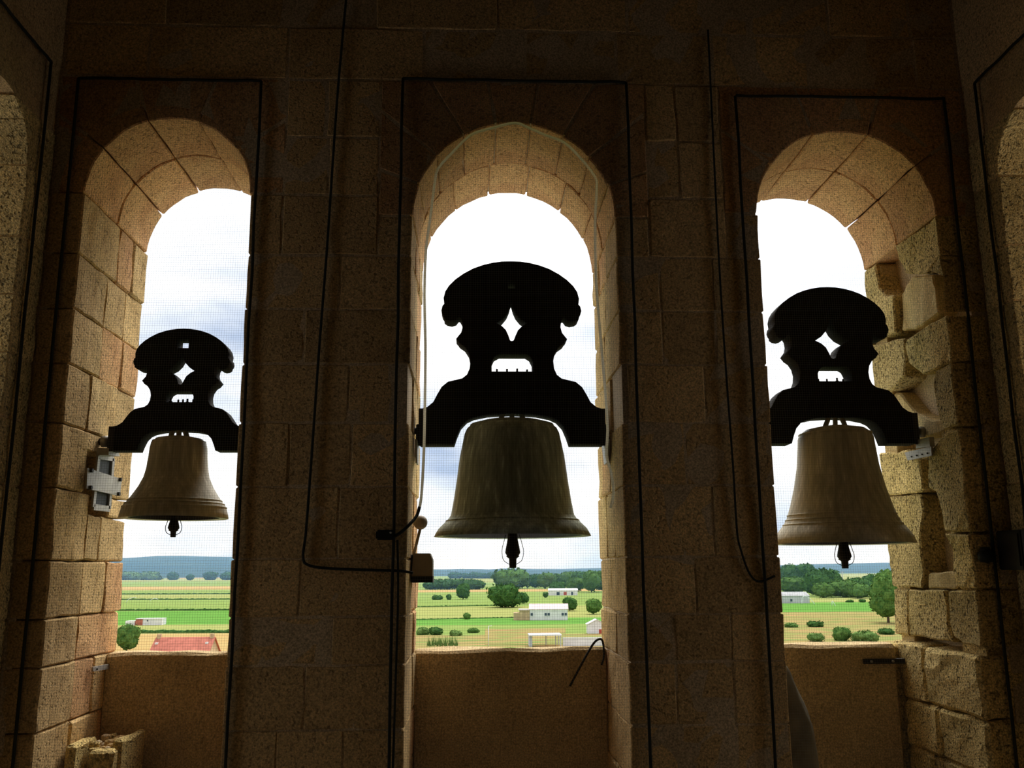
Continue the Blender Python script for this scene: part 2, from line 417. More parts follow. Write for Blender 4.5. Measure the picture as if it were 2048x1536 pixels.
# parapet slabs closing the foot of each opening
for i, (xa, xb, zt, y0) in enumerate(((-2.24, -1.265, 1.125, .86), (-.373, .838, 1.125, .86), (1.647, 2.66, 1.132, .87))):
    o = block(wall, xa, xb, y0, T + .02, -.3, zt, PARA, bev=.018, amp=.009, seg=.10, name='parapet_slab')
    o['label'] = ['low rendered parapet slab closing the left arch', 'low rendered parapet slab with chipped top under the centre bell', 'low rendered parapet slab under the right bell'][i]

block(wall, 2.62, XR, .93, T + .01, -.3, 1.118, STONE_ROUGH, bev=.012, amp=.006)

# ------------------------------------------------------------------ side walls, wall behind, floor, roof
SIDE_O = [(-.89, -.27, 3.78)]
BACK_Y = -6.2
def side_wall(name, X, sgn, lab):
    o = cut_plate(name, [(BACK_Y - 1, -.5), (.30, -.5), (.30, ROOF), (BACK_Y - 1, ROOF)],
                  [arch_hole(a, b, s, .012) for a, b, s in SIDE_O], *sorted((X + sgn * .012, X + sgn * 1.02)), STONE, axis='X')
    struct(o, lab)
    # stones of the visible strip by the corner and of its jamb
    cz = COURSES + [3.78]
    for i, (z0, z1) in enumerate(zip(cz, cz[1:])):
        d = random.choice([.45, .6, .7])
        x0, x1 = sorted((X, X + sgn * d)); block(o, x0, x1, -.27 + jit(.004), -.002, z0, z1, amp=.006, mat=STONE_ROUGH)
        x0, x1 = sorted((X + sgn * (d + .004), X + sgn * 1.03)); block(o, x0, x1, -.27 + jit(.004), -.05, z0, z1, amp=.006, mat=STONE_ROUGH)
    for (z0, z1) in ((3.78, 4.0), (4.0, ZT)):
        # springer stones follow the arch
        c = (SIDE_O[0][0] + SIDE_O[0][1]) / 2; r = (SIDE_O[0][1] - SIDE_O[0][0]) / 2
        arc = []
        for k in range(7):
            z = z0 + (z1 - z0) * k / 6; h = z - 3.78
            if h < r: arc.append((c + math.sqrt(r * r - h * h), z))
        if len(arc) < 2: continue
        poly = arc + [(-.002, arc[-1][1]), (-.002, z0)]
        stone(o, [(X, y, z) for y, z in poly], (sgn * 1.0, 0, 0), STONE_ROUGH, amp=.005)
    return o
wl = side_wall('wall_left', XL, -1, 'side wall of the belfry at the left edge with an arched opening')
wr = side_wall('wall_right', XR, 1, 'side wall of the belfry at the right edge with an arched opening')
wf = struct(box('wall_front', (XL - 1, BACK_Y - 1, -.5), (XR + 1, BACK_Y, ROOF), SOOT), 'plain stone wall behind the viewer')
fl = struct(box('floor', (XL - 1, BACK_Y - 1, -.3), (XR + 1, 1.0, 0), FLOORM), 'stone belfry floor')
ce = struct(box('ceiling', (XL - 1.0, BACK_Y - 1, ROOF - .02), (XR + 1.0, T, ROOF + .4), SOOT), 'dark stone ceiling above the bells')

# ------------------------------------------------------------------ bells
YB = .50
HALF = [(0, 65), (60, 67), (120, 76), (180, 91), (240, 113), (300, 146), (350, 182), (390, 222), (413, 258), (424, 300), (419, 338),
        (431, 352), (437, 378), (430, 400), (421, 412), (420, 426), (404, 438), (376, 443), (352, 436), (336, 414), (324, 414), (308, 440), (303, 482), (312, 518),
        (342, 556), (330, 570), (322, 582), (290, 604), (264, 644), (254, 692), (259, 742), (276, 780), (306, 804), (346, 814),
        (394, 825), (432, 856), (460, 905), (482, 948), (518, 978), (568, 995), (568, 1188), (560, 1196), (360, 1196), (344, 1148), (320, 1092), (282, 1052),
        (237, 1031), (150, 1014), (0, 1006)]
STAR = [(0, 310), (8, 330), (16, 360), (32, 396), (60, 430), (104, 457), (66, 480), (42, 504), (26, 540), (15, 568), (0, 574),
        (-14, 568), (-24, 538), (-40, 502), (-64, 478), (-104, 457), (-60, 430), (-32, 396), (-16, 360), (-8, 330)]
SLOT = [(-26, 196), (26, 196), (26, 240), (-26, 240)]
WIN = [(-130, 762), (-130, 700), (-112, 664), (-78, 646), (90, 646), (118, 664), (135, 700), (135, 762)]
def church_bell(label, cx, zbot, sxy, szz, beam, thick, prof, bell_z, bell_r, bell_h, bmat, slot_scale, nbolt, clap, rings, star_scale=1.0):
    t = thing('church_bell', label, 'bell', (cx, YB, zbot), 'bells hung in the arches')
    t.location = (cx, YB, 0)
    k, kz = .00098 * sxy, .00101 * szz
    def mx_(u):
        a = abs(u) * k
        if abs(u) > 437:       # the beam ends
            f = (abs(u) - 437) / (568 - 437); a = 437 * k + f * (beam - 437 * k)
        return math.copysign(a, u)
    def cv(P): return [(mx_(u), zbot + (1205 - w) * kz) for u, w in P]
    right = HALF; left = [(-u, w) for u, w in reversed(HALF[1:-1])]
    star = [(u * star_scale, 445 + (w - 445) * (1 + (star_scale - 1) * .55)) for u, w in STAR]
    slot = [(u * slot_scale, 231 + (w - 231) * slot_scale) for u, w in SLOT]
    cut_plate('yoke', cv(right + left), [cv(star), cv(WIN), cv(slot)], -thick / 2, thick / 2, WOOD, t, bevel=.004)
    # nuts standing on the sill of the yoke window
    for j in range(nbolt):
        u = (-92 + 190 * j / (nbolt - 1)) * k; zb = zbot + (1205 - 764) * kz
        bm = bmesh.new()
        lathe_bm(bm, [(0, -.01), (.011, -.01), (.011, .016), (.006, .018), (.006, .034), (0, .036)], 6, (u, jit(.03), zb))
        from_bm('bolt', bm, IRON, t)
    for s in (-1, 1):            # gudgeon pins and iron strap on each beam end
        zc = zbot + (1205 - 1110) * kz
        bm = bmesh.new(); tube_bm(bm, [(s * (beam - .02), 0, zc), (s * (beam + .075), 0, zc)], .021, 12)
        from_bm('axle', bm, IRON, t, True)
        x0, x1 = sorted((s * (beam + .004), s * (beam - .03)))
        bm = bmesh.new(); z0 = zbot - .004; z1 = zbot + (1205 - 990) * kz + .004; q = thick / 2
        box_bm(bm, (x0, -q - .005, z0), (x1, -q + .001, z1)); from_bm('beam_strap', bm, IRON, t)
    # canons of the bell pass up into the yoke
    top = bell_z + bell_h
    for j in range(3):
        u = (-.055 + .055 * j) * bell_r / .46
        bm = bmesh.new(); tube_bm(bm, spline([(u * 1.5, -.01, top - .03), (u, -.02, top + .03), (u * .7, -.01, top + .06)]), .016, 8)
        from_bm('canon', bm, bmat, t, True)
    p = [(r * bell_r, bell_z + z * bell_h) for r, z in prof]
    outer = []
    for (a, b) in zip(p, p[1:]): outer += [a, ((a[0] + b[0]) / 2, (a[1] + b[1]) / 2)]
    outer.append(p[-1])
    outer = p
    inner = [(max(r - (.045 if z < bell_z + .12 * bell_h else .03), 0.0), z - .02 if i else z) for i, (r, z) in enumerate(p)]
    inner = [(p[0][0] - .03, bell_z + .004)] + [q for q in inner[1:] if q[1] > bell_z + .02]
    inner = [(p[0][0] - .05, bell_z + .004)] + [(q[0] - .015, q[1]) for q in inner[1:] if q[0] > .03]
    body = lathe('bell_body', [(inner[0][0] - .002, inner[0][1])] + outer, bmat, t, 72)
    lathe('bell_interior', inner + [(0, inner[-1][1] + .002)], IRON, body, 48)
    body.location = (0, 0, 0)
    for zr in rings:
        # raised moulding band
        for (r0, q0), (r1, q1) in zip(prof, prof[1:]):
            if q0 <= zr <= q1:
                rr = (r0 + (r1 - r0) * (zr - q0) / (q1 - q0)) * bell_r; break
        zz = bell_z + zr * bell_h
        lathe('moulding', [(rr - .006, zz - .006), (rr + .004, zz - .003), (rr + .004, zz + .003), (rr - .006, zz + .006)], bmat, body, 72)
    ln, w = clap
    cl = lathe('clapper', [(0, bell_z + bell_h * .9), (.018, bell_z + bell_h * .9), (.018, bell_z + .10), (w * .62, bell_z + .02), (w * .70, bell_z - ln * .12), (w * .95, bell_z - ln * .42),
                     (w, bell_z - ln * .52), (w * .80, bell_z - ln * .60), (w * .86, bell_z - ln * .64), (w * .50, bell_z - ln * .70), (w * .46, bell_z - ln), (0, bell_z - ln)], IRON, t, 20)
    for s in (-1, 1):
        tube('safety_wire', spline([(s * w * .9, 0, bell_z + .01), (s * w * 1.25, 0, bell_z - ln * .25), (s * w * 1.42, 0, bell_z - ln * .48), (s * w * 1.2, 0, bell_z - ln * .75), (s * w * .45, 0, bell_z - ln * .88)]), .0022, IRON, cl, 6)
    return t
def prof_of(P, ytop, ybot):
    m = P[-1][0]
    return [(h / m, (ybot - y) / (ybot - ytop)) for h, y in reversed(P)]
PC = prof_of([(0, 212), (110, 215), (230, 228), (300, 250), (335, 282), (352, 320), (362, 370), (386, 490), (410, 680), (432, 830), (450, 925), (468, 952), (500, 985), (538, 1022), (552, 1045), (570, 1080)], 212, 1080)
PL = prof_of([(0, 742), (70, 745), (140, 760), (165, 785), (172, 820), (176, 880), (184, 950), (195, 1000), (222, 1060), (256, 1115), (284, 1155), (304, 1178), (318, 1225), (322, 1252)], 742, 1252)
PR = prof_of([(0, 125), (110, 130), (205, 150), (245, 180), (256, 210), (260, 260), (275, 400), (305, 545), (340, 670), (366, 745), (392, 790), (432, 838), (458, 880), (472, 920)], 125, 920)
church_bell('small brown bell with a flared mouth in the left arch', -1.755, 2.303, .66, .643, .392, .12, PL, 1.91, .305, .487, BRONZE_B, 2.3, 5, (.108, .033), (.13, .17, .21, .93), 1.35)
church_bell('largest bell, streaked green, hanging in the centre arch', .233, 2.333, 1.0, 1.0, .558, .14, PC, 1.796, .4655, .70, BRONZE_G, 1.0, 4, (.184, .045), (.13, .95))
church_bell('medium brown bell on a black yoke in the right arch', 2.225, 2.339, .845, .86, .49, .14, PR, 1.742, .41, .715, BRONZE_B, .6, 4, (.145, .042), (.16, .20, .24, .93), 1.35)

# ------------------------------------------------------------------ bearing brackets
def quad_plate(name, pts, ext, mat, parent):
    bm = bmesh.new(); f = bm.faces.new([bm.verts.new(p) for p in pts])
    g = bmesh.ops.extrude_face_region(bm, geom=[f]); bmesh.ops.translate(bm, vec=Vector(ext), verts=[v for v in g['geom'] if isinstance(v, bmesh.types.BMVert)])
    bmesh.ops.recalc_face_normals(bm, faces=bm.faces[:]); return from_bm(name, bm, mat, parent)
# left bracket on the left jamb
xj = OPEN[0][0] + .012
t = thing('bearing_bracket', 'pale steel bearing bracket with slotted frame and bolted plate on left jamb', 'bracket', (0, 0, 0))
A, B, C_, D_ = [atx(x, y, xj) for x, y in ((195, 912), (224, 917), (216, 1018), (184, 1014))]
def bar(p, q, w, name='frame_bar', th=.012, x=xj, mat=STEEL):
    dv = (q - p).normalized(); n = Vector((1, 0, 0)).cross(dv) * w / 2
    e = Vector((th, 0, 0)) if x < 1 else Vector((-th, 0, 0))
    return quad_plate(name, [p - n, q - n, q + n, p + n], e, mat, t)
quad_plate('slot_shade', [v - Vector((.004, 0, 0)) for v in (A, B, C_, D_)], (.003, 0, 0), BLACK, t)  # black sheet added behind the frame to stand in for shade in the pocket
for p, q in ((A, D_), (B, C_), (A, B), (D_, C_)): bar(p, q, .035)
xp = xj + .014
pl = [atx(x, y, xp) for x, y in ((171, 936), (240, 958), (236, 992), (169, 977))]
quad_plate('plate', pl, (.012, 0, 0), STEEL, t)
cen = sum(pl, Vector()) / 4
for q in pl:
    w = q + (cen - q) * .16
    bm = bmesh.new(); tube_bm(bm, [w, w + Vector((.026, 0, 0))], .013, 6); from_bm('bolt_head', bm, IRON, t)
pb = [atx(x, y, xj) for x, y in ((193, 896), (213, 900), (216, 913), (193, 910))]
quad_plate('bearing_block', pb, (.07, 0, 0), STEEL, t)
zc = 2.303 + 95 * .00101 * .643
bm = bmesh.new(); tube_bm(bm, [(xj, YB, zc), (xj + .04, YB, zc)], .035, 14); from_bm('bearing_ring', bm, STEEL, t, True)
# right bracket on the right jamb
t = thing('bearing_bracket', 'perforated pale steel bearing plate on the broken right jamb', 'bracket', (0, 0, 0))
xq = XJ - .03
pl = [atx(x, y, xq) for x, y in ((1809, 905), (1862, 893), (1863, 911), (1815, 921))]
quad_plate('plate', pl, (.012, 0, 0), STEEL, t)
for f in (.2, .42, .64, .86):
    w = pl[3].lerp(pl[2], f) + Vector((0, 0, .018)); bm = bmesh.new(); tube_bm(bm, [w, w - Vector((.006, 0, 0))], .005, 8); from_bm('bolt_hole', bm, BLACK, t)
pb = [atx(x, y, xq) for x, y in ((1832, 880), (1858, 874), (1860, 893), (1832, 897))]
quad_plate('bearing_block', pb, (.03, 0, 0), STEEL, t)
zc = 2.339 + 95 * .00101 * .86
bm = bmesh.new(); tube_bm(bm, [(2.225 + .49 + .03, YB, zc), (XJ + .05, YB, zc)], .034, 14); from_bm('bearing_ring', bm, STEEL, t, True)
# centre brackets
for s, xw, lab in ((-1, OPEN[1][0], 'small steel bearing plate left of the centre bell'), (1, OPEN[1][1], 'small steel bearing plate right of the centre bell')):
    t = thing('bearing_bracket', lab, 'bracket', (0, 0, 0), 'plates beside the centre bell')
    zc = 2.333 + 95 * .00101
    x0 = xw - s * .008
    quad_plate('plate', [(x0, .36, zc - .07), (x0, .64, zc - .07), (x0, .56, zc - .20), (x0, .44, zc - .20)], (-s * .012, 0, 0), STEEL, t)
    a, b = sorted((x0, x0 - s * .035))
    bm = bmesh.new(); box_bm(bm, (a, YB - .05, zc - .08), (b, YB + .05, zc + .035))
    bmesh.ops.bevel(bm, geom=bm.edges[:], offset=.006, segments=1, affect='EDGES'); from_bm('bearing_block', bm, IRON, t)

# ------------------------------------------------------------------ hammer beside the centre opening
t = thing('bell_hammer', 'ball-headed strike hammer on a rod with motor box, left of centre bell', 'hammer', (0, 0, 0))
HY = .40
b0 = at(841, 1045, HY); r0 = at(827, 1112, HY)
bm = bmesh.new(); bmesh.ops.create_icosphere(bm, subdivisions=3, radius=.041, matrix=Matrix.Translation(b0)); from_bm('ball', bm, BEIGE, t, True)
tube('rod', [r0, b0 - Vector((0, 0, .03))], .0085, BEIGE, t)
P0 = at(824, 1165, HY); P1 = at(866, 1165, HY); q0 = at(866, 1120, HY); q1 = at(861, 1107, HY); q2 = at(828, 1107, HY)
quad_plate('motor_box', [P0 + Vector((0, -.07, .02)), P1 + Vector((0, -.07, .02)), q0 + Vector((0, -.07, 0)), q1 + Vector((0, -.07, 0)), q2 + Vector((0, -.07, 0))], (0, .16, 0), BEIGE, t)
bm = bmesh.new(); box_bm(bm, (P0.x - .0, HY - .075, P0.z), (P1.x + .002, HY + .095, P0.z + .035)); from_bm('base_plate', bm, IRON, t)
bm = bmesh.new(); box_bm(bm, (OPEN[1][0] - .004, HY - .03, P0.z + .02), (P0.x + .01, HY + .05, P0.z + .13)); from_bm('wall_bracket', bm, IRON, t)
bm = bmesh.new(); tube_bm(bm, [r0 + Vector((-.012, -.02, -.012)), r0 + Vector((-.012, .02, -.012))], .02, 10); from_bm('pivot', bm, IRON, t, True)

# ------------------------------------------------------------------ bird nets with dark border cords
SP = .0132
def bird_net(label, P, U, W, nu, nw, y_off):
    """P origin, U/W axes with lengths"""
    t = thing('bird_net', label, 'net', (0, 0, 0), 'bird nets over the openings')
    U = Vector(U); W = Vector(W); P = Vector(P); lu, lw = U.length, W.length; u, w = U / lu, W / lw; nrm = u.cross(w)
    bm = bmesh.new(); hw = .00033
    def strand(a, b, side):
        o1, o2 = side * hw, nrm * hw
        va = [bm.verts.new(a + q) for q in (o1, o2, -o1, -o2)]; vb = [bm.verts.new(b + q) for q in (o1, o2, -o1, -o2)]
        for k in range(4): bm.faces.new((va[k], va[(k + 1) % 4], vb[(k + 1) % 4], vb[k]))
    k = SP
    while k < lu: strand(P + u * k, P + u * k + W, u); k += SP
    k = SP
    while k < lw: strand(P + w * k, P + w * k + U, w); k += SP
    o = from_bm('netting', bm, NETM, t); o['kind'] = 'stuff'
    def side(a, b):
        n_ = 14; pts = [a.lerp(b, i / n_) + nrm * jit(.002) + (u + w) * jit(.0035) for i in range(n_ + 1)]
        tube('border_cord', pts, .0085, CORD, t, 7)
    c = [P, P + U, P + U + W, P + W]
    for i in range(4): side(c[i], c[(i + 1) % 4])
    return t
NZ = .30
for lab, xa, xb, zt in (('fine bird net stretched over the left arch', -2.308, -1.25, 4.434), ('fine bird net stretched over the centre arch', -.426, .912, 4.463), ('fine bird net stretched over the right arch', 1.57, 2.849, 4.386)):
    bird_net(lab, (xa, -.018, NZ), (xb - xa, 0, 0), (0, 0, zt - NZ), 0, 0, 0)
bird_net('bird net over the side opening at the left edge', (XL + .016, -1.10, NZ), (0, .92, 0), (0, 0, 4.44 - NZ), 0, 0, 0)
bird_net('bird net over the side opening at the right edge', (XR - .016, -1.10, NZ), (0, .92, 0), (0, 0, 4.40 - NZ), 0, 0, 0)

# ------------------------------------------------------------------ cables and small fittings on the wall
def cable(name, label, pix, Y, r, mat, n=7, k=5, wob=0.0):
    pts = spline([at(x, y, Y if not isinstance(Y, (list, tuple)) else Y[i]) for i, (x, y) in enumerate(pix)], k)
    return tag(tube(name, pts, r, mat, None, n), label, 'cable')
WIRE = [(1221, 1016), (1227, 985), (1222, 945), (1213, 910), (1215, 860), (1211, 790), (1205, 720), (1198, 640), (1192, 560), (1190, 450), (1193, 380), (1190, 354), (1160, 315), (1128, 285), (1090, 270), (1060, 257), (1030, 246), (985, 256), (942, 270), (905, 305), (876, 338), (869, 370), (860, 440), (852, 500), (849, 590), (851, 690), (850, 800), (848, 900), (845, 960), (842, 1000), (838, 1018)]
cable('arch_wire', 'pale stiff wire bent in an arch in front of the centre opening',
      WIRE, [.05 if y > 345 else -.012 for x, y in WIRE], .008, GREYWIRE, k=3)
cable('cable_tail', 'black cable end running from the arch wire to the pier clamp', [(839, 1014), (833, 1032), (818, 1050), (800, 1066), (786, 1074)], [.05, .03, -.03, -.04, -.04], .009, BLACK)
t = thing('cable_clamp', 'small black clamp fixed to the pier left of centre bell', 'clamp', (0, 0, 0))
a, b = at(752, 1080, -.03), at(790, 1060, -.03)
bm = bmesh.new(); box_bm(bm, (a.x, -.055, a.z), (b.x, -.006, b.z)); bmesh.ops.bevel(bm, geom=bm.edges[:], offset=.008, segments=2, affect='EDGES'); from_bm('body', bm, BLACK, t)
tube('screw', [(b.x - .02, -.065, b.z - .015), (b.x - .02, -.05, b.z - .015)], .006, STEEL, t)
cable('wall_cable', 'black cable down the left pier turning towards the centre opening', [(692, 0), (674, 200), (655, 480), (638, 700), (624, 900), (612, 1060), (606, 1112), (616, 1130), (660, 1137), (740, 1140), (800, 1142), (826, 1146)], -.016, .0075, CORD)
cable('wall_cable', 'thin cable down the left pier beside the centre net border', [(795, 1080), (796, 1200), (790, 1400), (786, 1536)], -.018, .006, CORD)
cable('wall_cable', 'thin black cable down the right pier curving towards the right arch', [(1416, 60), (1425, 250), (1438, 520), (1452, 740), (1466, 930), (1474, 1060), (1482, 1100), (1498, 1145), (1518, 1163), (1550, 1152)], -.016, .006, CORD)
# hook rod in the centre sill
t = thing('hooked_rod', 'bent iron rod hooked over the centre parapet by the right jamb', 'rod', (0, 0, 0))
tube('rod', spline([at(1140, 1372, .85), at(1165, 1325, .82), at(1185, 1290, .80), at(1196, 1279, .80), at(1204, 1280, .82), at(1207, 1292, .84)]), .007, IRON, t)
tube('chain', spline([at(1207, 1290, .82), at(1208, 1305, .83), at(1207, 1318, .83), at(1203, 1330, .83)]), .006, IRON, t)
# iron strap on the right parapet
t = thing('iron_strap', 'flat dark iron strap bolted to the right parapet', 'strap', (0, 0, 0))
a, b = at(1728, 1328, .85), at(1822, 1317, .85)
bm = bmesh.new(); box_bm(bm, (a.x, .845, a.z), (b.x, .868, b.z)); from_bm('bar', bm, IRON, t)
tube('pin', [(b.x - .02, .856, (a.z + b.z) / 2), (XJ - .02, .856, (a.z + b.z) / 2 - .01)], .012, STEEL, t)
for f in (.15, .6):
    w = a.lerp(b, f); bm = bmesh.new(); tube_bm(bm, [(w.x, .846, (a.z + b.z) / 2), (w.x, .834, (a.z + b.z) / 2)], .008, 6); from_bm('bolt_head', bm, STEEL, t)
# left pale tab
t = thing('steel_tab', 'small pale steel tab at the left end of the left parapet', 'tab', (0, 0, 0))
a, b = at(183, 1342, .66), at(216, 1331, .84)
quad_plate('tab', [atx(183, 1334, xj), atx(216, 1328, xj), atx(216, 1338, xj), atx(183, 1343, xj)], (.01, 0, 0), STEEL, t)
w = atx(190, 1338, xj); tube('rivet', [w, w + Vector((.016, 0, 0))], .006, IRON, t)
# switch box and knob at the right edge
t = thing('switch_box', 'dark square switch box on the wall at the right edge', 'switch box', (0, 0, 0))
yq = -.36
p, q = atx(2010, 1140, XR - .05), atx(2075, 1068, XR - .05)
bm = bmesh.new(); box_bm(bm, (XR - .09, -.24, p.z), (XR - .002, -.01, p.z + .21)); bmesh.ops.bevel(bm, geom=bm.edges[:], offset=.006, segments=2, affect='EDGES'); from_bm('body', bm, BLACK, t)
bm = bmesh.new(); box_bm(bm, (XR - .098, -.22, p.z + .02), (XR - .088, -.03, p.z + .19)); from_bm('cover', bm, IRON, t)
t = thing('cord_toggle', 'dark round toggle on the net cord beside the switch box', 'toggle', (0, 0, 0))
w = at(1972, 1113, -.03)
lathe('knob', [(0, -.035), (.03, -.03), (.042, -.012), (.042, .012), (.03, .03), (0, .035)], BLACK, t, 18, tuple(w))
lathe('collar', [(.02, .028), (.024, .03), (.024, .05), (0, .052)], IRON, t, 14, tuple(w))
# dark rounded lump by the right parapet
bm = bmesh.new(); bmesh.ops.create_icosphere(bm, subdivisions=4, radius=1)
ca, cb = at(1556, 1530, .5), at(1612, 1322, .5)
for v in bm.verts:
    n_ = noise.noise_vector(v.co * 1.8) * .10 + noise.noise_vector(v.co * 6) * .03
    s_ = 1.0 - .25 * max(v.co.z, 0)
    v.co = Vector((1.70 + (v.co.x * s_ + n_.x) * .20, .30 + (v.co.y * .9 + n_.y) * .22, .55 + (v.co.z + n_.z) * .53))
o = tag(from_bm('eroded_lump', bm, plain('weathered_dark_stone', (.22, .18, .11), .95, 0, .25, 6, .02), None, True), 'dark rounded eroded lump against the pier left of the right parapet', 'stone')
# rubble at the bottom left
t = thing('broken_stone', 'broken hollow stone stub filled with rubble at the bottom left corner', 'stone', (0, 0, 0))
def chunk(name, c, s, mat, par, sub=2):
    bm = bmesh.new(); bmesh.ops.create_icosphere(bm, subdivisions=sub, radius=1); o_ = Vector((jit(50), jit(50), jit(50)))
    for v in bm.verts:
        m_ = max(abs(v.co.x), abs(v.co.y), abs(v.co.z)); w_ = v.co.lerp(v.co / m_ * .8, .7) + noise.noise_vector(v.co * 2 + o_) * .18
        v.co = Vector((c[0] + w_.x * s[0], c[1] + w_.y * s[1], c[2] + w_.z * s[2]))
    return from_bm(name, bm, mat, par)
# floor-standing stub
gx = at(205, 1510, .45)
block(t, -2.07, -1.94, .33, .41, .02, .66, STONE_ROUGH, bev=.014, amp=.01, name='stub_wall')
block(t, -1.99, -1.93, .42, .80, .02, .70, STONE_ROUGH, bev=.014, amp=.01, name='stub_wall')
block(t, -2.21, -2.14, .33, .62, .02, .69, STONE_ROUGH, bev=.014, amp=.01, name='stub_wall')
for i in range(26):
    chunk('rubble', (-2.07 + jit(.06), .60 + jit(.15), .645 + jit(.02)), [random.uniform(.012, .035) for _ in range(3)], random.choice([STONE, STONE_ROUGH, MORTAR]), t)
box('fill', (-2.13, .50, .02), (-2.0, .80, .62), STONE, t)

# ------------------------------------------------------------------ landscape
def fmat(name, c1, c2, sc=.10, aniso=.22):
    m, t_, b = new_mat(name); b.inputs['Roughness'].default_value = 1; b.inputs['Specular IOR Level'].default_value = 0
    g = N(t_, 'ShaderNodeNewGeometry'); mpn = N(t_, 'ShaderNodeMapping'); mpn.inputs['Scale'].default_value = (sc * aniso, sc * 1.0, sc)
    L(t_, g.outputs['Position'], mpn.inputs['Vector'])
    nz = N(t_, 'ShaderNodeTexNoise'); nz.inputs['Scale'].default_value = 3; nz.inputs['Detail'].default_value = 5; nz.inputs['Roughness'].default_value = .6
    L(t_, mpn.outputs[0], nz.inputs['Vector'])
    r = N(t_, 'ShaderNodeValToRGB'); r.color_ramp.elements[0].position = .38; r.color_ramp.elements[1].position = .62
    r.color_ramp.elements[0].color = c1 + (1,); r.color_ramp.elements[1].color = c2 + (1,)
    L(t_, nz.outputs['Fac'], r.inputs['Fac']); L(t_, r.outputs['Color'], b.inputs['Base Color'])
    return m
G_LIGHT = fmat('meadow', (.155, .235, .06), (.23, .285, .085))
G_MID = fmat('crop_green', (.085, .215, .04), (.13, .265, .055))
G_YEL = fmat('pale_crop', (.24, .275, .085), (.30, .295, .105))
G_TAN = fmat('dry_grass', (.35, .22, .10), (.16, .22, .065), .12)
G_ORG = fmat('stubble', (.38, .25, .10), (.39, .29, .12))
G_FAR = fmat('far_plain', (.14, .21, .075), (.23, .25, .10), .01)
G_DARK = fmat('dark_crop', (.06, .14, .035), (.09, .18, .045))
PAVE = fmat('pale_paving', (.55, .52, .47), (.62, .58, .52), .3)
gr = bpy.data.meshes.new('ground'); S_ = 16000
gr.from_pydata([(-S_, 20, GZ), (S_, 20, GZ), (S_, S_, GZ), (-S_, S_, GZ)], [], [(0, 1, 2, 3)]); gr.materials.append(G_FAR)
gr = struct(link(bpy.data.objects.new('ground', gr)), 'flat farming plain far below the belfry')
def field(px_c, y_top, y_bot, xa, xb, mat, zo=.0):
    Y1 = ground(px_c, y_top).y; Y0 = ground(px_c, y_bot).y
    def X(px, Y): d = ray(px, 1200); return CAM.x + d.x / d.y * (Y - CAM.y)
    q = [(X(xa, Y0), Y0), (X(xb, Y0), Y0), (X(xb, Y1), Y1), (X(xa, Y1), Y1)]
    me = bpy.data.meshes.new('field'); h = .12 + zo
    me.from_pydata([(x, y, GZ) for x, y in q] + [(x, y, GZ + h) for x, y in q], [], [(4, 5, 6, 7), (0, 1, 5, 4), (1, 2, 6, 5), (2, 3, 7, 6), (3, 0, 4, 7)])
    me.materials.append(mat); return link(bpy.data.objects.new('field', me), gr)
LW = (-700, 640); CW = (645, 1395); RW = (1400, 2700)
for yt, yb, m in ((1268, 1420, G_ORG), (1250, 1267, G_YEL), (1232, 1250, G_MID), (1222, 1232, G_MID), (1200, 1221, G_LIGHT), (1190, 1199, G_YEL), (1180, 1189, G_LIGHT), (1173, 1180, G_ORG), (1163, 1173, G_LIGHT), (1158, 1163, G_YEL)):
    field(350, yt, yb, *LW, m)
for yt, yb, m in ((1270, 1420, G_TAN), (1250, 1270, G_LIGHT), (1237, 1250, G_MID), (1213, 1237, G_YEL), (1184, 1213, G_LIGHT), (1179, 1184, G_ORG), (1165, 1179, G_LIGHT), (1157, 1165, G_YEL), (1152, 1157, G_LIGHT)):
    field(1000, yt, yb, *CW, m)
field(1050, 1258, 1290, 970, 1130, G_TAN, .1)
field(400, 1154, 1157, 330, 640, G_ORG)
field(200, 1154, 1157, -700, 330, G_LIGHT)
field(400, 1174.5, 1179, 300, 640, G_ORG, .1)
for yt, yb, m in ((1275, 1420, G_TAN), (1238, 1275, G_TAN), (1224, 1238, G_TAN), (1205, 1224, G_MID), (1196, 1205, G_YEL), (1170, 1196, G_LIGHT), (1148, 1160, G_YEL)):
    field(1670, yt, yb, *RW, m)
# hills on the horizon
HP = [(-3000, 10), (-1200, 22), (-300, 28), (150, 30), (240, 27), (300, 30), (340, 30.5), (460, 28), (600, 22), (760, 8), (840, 2), (1000, 3), (1100, 1.5), (1210, 3), (1400, 4), (1560, 6), (1650, 8), (1770, 9.5), (2000, 12), (2600, 18), (4000, 8)]
def hill_h(px):
    for (a, ha), (b, hb) in zip(HP, HP[1:]):
        if a <= px <= b:
            f = (px - a) / (b - a); f = f * f * (3 - 2 * f); return ha + (hb - ha) * f
    return 5
cols = 220; verts = []; faces = []
for i in range(cols + 1):
    px = -2600 + 6400 * i / cols; d = ray(px, 1141); dx = d.x / d.y
    for Y, f in ((3500, 0), (3900, .30), (4500, .78), (5000, 1.0), (6200, .9), (7600, .2)):
        top = EYE + hill_h(px) / F_PX * 5000 * 1.03
        z = GZ + (top - GZ) * f + (noise.noise(Vector((px * .02, Y * .002, 0))) * 6 * f)
        verts.append((dx * Y, Y, z))
for i in range(cols):
    for j in range(5):
        a = i * 6 + j; faces.append((a, a + 6, a + 7, a + 1))
me = bpy.data.meshes.new('hills'); me.from_pydata(verts, [], faces); me.materials.append(fmat('forest_hill', (.025, .055, .05), (.05, .085, .06), .004))
struct(link(bpy.data.objects.new('hills', me)), 'low wooded hills along the horizon')

